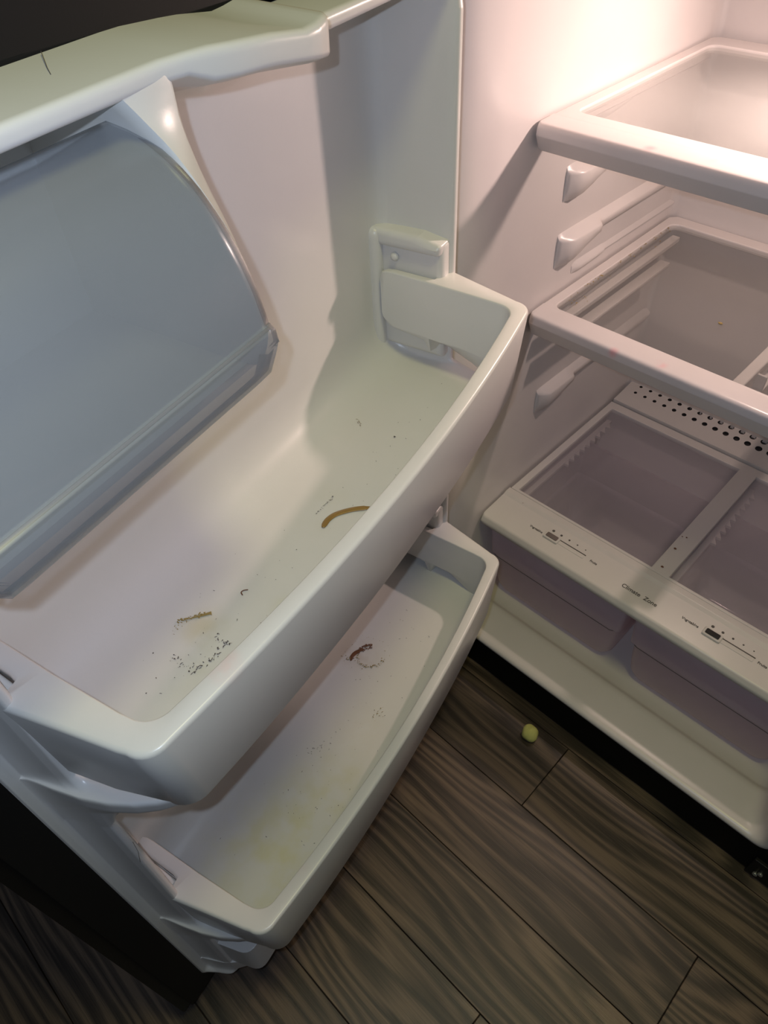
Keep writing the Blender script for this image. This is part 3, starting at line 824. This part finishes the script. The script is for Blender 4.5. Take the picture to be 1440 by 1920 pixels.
p = smooth_path([(.385, .085), (.374, .083), (.364, .085), (.356, .090), (.347, .098), (.339, .108), (.336, .114)], 4)
n = len(p); wd = [.0034*min(1, .45+i/4)*(1 if i < n-4 else .8) for i in range(n)]; wd[0] = .0012
ribbon('dried_sauce', p, wd, ZU, .0010, M['sauce'], 'curved ochre brown streak of dried sauce on the upper ledge', 'stain')
p = smooth_path([(.4975, .066), (.4955, .0625), (.4925, .0630), (.4895, .0665)], 4)
ribbon('dried_crumb', p, [.0006]*len(p), ZU, .0007, M['rust'], 'tiny curled brown strand on the upper ledge', 'crumb')

p = smooth_path([(.3045, .0300), (.2990, .0270), (.2900, .0280), (.2820, .0320), (.2770, .0370)], 4)
ribbon('dried_spill', p, [.0008+.0026*sin(pi*i/(len(p)-1)) for i in range(len(p))], ZL, .0006, M['rust'], 'short rust brown arc of dried spill on the middle ledge', 'stain')
p = smooth_path([(.545, .0385), (.540, .0430), (.535, .0475), (.529, .0525)], 4)
ribbon('dried_smear', p, [.0004+.0014*i/(len(p)-1) for i in range(len(p))], ZU, .0004, M['ochre'], 'thin straight ochre smear on the near half of the upper ledge', 'stain')
def flecks(name, zones, m, label, z, zoff=.0004):
    """scattered dried flecks; zones: (u, v, spread_u, spread_v, count, size, elong)"""
    V = []; F = []
    for (u, v, su, sv, cnt, size, el) in zones:
        for _ in range(cnt):
            cu = u+rnd.gauss(0, su); cv = v+rnd.gauss(0, sv)
            if not (.098 < cu < .672 and .012 < cv < .158): continue
            s = size*rnd.uniform(.4, 1.3); a = rnd.uniform(0, pi); e = 1+el*rnd.random()
            o = len(V); k = 7
            for j in range(k):
                t = 2*pi*j/k; q = rnd.uniform(.6, 1.2)
                x = s*e*cos(t)*q; y = s/e*sin(t)*q
                V.append((cu+x*cos(a)-y*sin(a), cv+x*sin(a)+y*cos(a), z+zoff))
            V.append((cu, cv, z+zoff+s*.35))
            for j in range(k): F.append((o+j, o+(j+1) % k, o+k))
    V = [RD @ Vector(q) for q in V]
    c = sum(V, Vector())/len(V); c.z = z
    o = mesh(name, [q-c for q in V], F, m, None, smooth=False, recalc=False); o.location = c
    tag(o, label, 'crumbs', kind='stuff'); return o
def arc(cu, cv, r, a0, a1, n, per, spread, size, el=1.2):
    return [(cu+r*cos(radians(a0+(a1-a0)*i/(n-1))), cv+r*sin(radians(a0+(a1-a0)*i/(n-1))), spread, spread, per, size, el) for i in range(n)]
flecks('dark_specks', [(.35, .08, .13, .03, 40, .0005, .6), (.56, .07, .035, .02, 30, .0006, 1.2), (.222, .077, .0005, .0005, 2, .0013, 0),
                       (.238, .09, .06, .03, 14, .0005, 1)]+arc(.565, .065, .022, -30, 150, 14, 3, .002, .0008)
       + [(.341+.0033*k, .069-.0002*k, .0008, .0008, 3, .0006, 2) for k in range(10)]+[(.548, .089, .003, .002, 12, .0009, 1.5)]+[(.584, .083, .004, .002, 10, .0009, 2)]+[(.566, .087, .004, .001, 8, .0008, 2)],
       M['speck'], 'tiny dark specks and scratches scattered over the upper door ledge', ZU)
flecks('ochre_flecks', [(.552-.0022*k, .031+.0021*k, .0012, .0012, 5, .0011, 1) for k in range(11)]+[(.215+.001*k, .020+.0012*k, .001, .001, 1, .0008, 1.5) for k in range(9)]
       + [(.556, .036, .007, .003, 14, .0007, 1)], M['ochre'], 'yellow brown dried smear on the near half of the upper door ledge', ZU)
flecks('rust_flecks', arc(.2815, .0500, .0185, 200, 285, 16, 5, .0010, .0012)+arc(.2815, .0500, .0135, 195, 265, 9, 3, .0010, .0010)+[(.302, .030, .002, .001, 4, .0010, 2)],
       M['rust'], 'dark rust brown ring of dried spill on the middle door ledge', ZL)
flecks('pale_flecks', arc(.2820, .052, .021, -60, 100, 18, 3, .0018, .0010)+arc(.2830, .045, .034, 100, 330, 18, 1, .003, .0007)+[(.36, .116, .006, .004, 16, .0008, 1), (.305, .017, .002, .006, 8, .0011, 1)],
       M['ochre'], 'faint ochre crumbs around the ring on the middle door ledge', ZL)
flecks('dust_specks', [(.42, .09, .10, .03, 46, .0006, 1), (.21, .075, .02, .02, 10, .0007, 1.5), (.52, .10, .03, .03, 26, .0006, 1), (.45, .07, .01, .006, 16, .0008, 1.5)],
       M['speck'], 'dark specks scattered over the middle door ledge', ZL)
# crumbs on the glass shelves
def crumb_at(name, P, s, m, label):
    bm = bmesh.new(); bmesh.ops.create_icosphere(bm, subdivisions=2, radius=s)
    for v in bm.verts: v.co *= rnd.uniform(.7, 1.2); v.co.x *= 1.5; v.co.z *= .5
    zm = min(v.co.z for v in bm.verts)
    for v in bm.verts: v.co.z -= zm
    me = bpy.data.meshes.new(name); bm.to_mesh(me); bm.free(); o = link(name, me, m); o.location = P
    tag(o, label, 'crumb'); return o
crumb_at('food_crumb', (.244, .353, .7415), .0028, M['ochre'], 'yellow crumb on the lower glass shelf')

# grime along the left edge of the lower glass, hairs
V = []; F = []
for _ in range(60):
    y = rnd.uniform(.24, .59); x = .022+abs(rnd.gauss(0, .003))*(1 if rnd.random() < .8 else 4); sz = rnd.uniform(.0005, .0016); o = len(V)
    if y < .29: x += rnd.uniform(0, .025)
    for j in range(6): V.append((x+sz*cos(j*pi/3)*rnd.uniform(.6, 1.2), y+sz*1.6*sin(j*pi/3)*rnd.uniform(.6, 1.2), .7425))
    V.append((x, y, .7425+sz*.4))
    for j in range(6): F.append((o+j, o+(j+1) % 6, o+6))
V = [Vector(v)-Vector((.03, .4, .7425)) for v in V]
g = mesh('shelf_grime', V, F, M['ochre'], None, smooth=False, recalc=False); g.location = (.03, .4, .7425)
tag(g, 'brown crumbs and grime along the left edge of the lower glass shelf', 'crumbs', kind='stuff')
def hair(pts, label):
    P = [RD @ Vector(p) for p in pts]; c = P[0]
    o = tube('hair', [p-c for p in P], .00022, M['speck'], None, seg=5); o.location = c; tag(o, label, 'hair')
hair([(.487, .026, 1.2735), (.494, .036, 1.2725), (.501, .046, 1.271), (.506, .054, 1.270)], 'short dark hair lying on the top edge of the open door')
hair([(.711, .066, .665), (.713, .067, .645), (.718, .068, .628)], 'short dark hair stuck to the door edge above the middle bin')
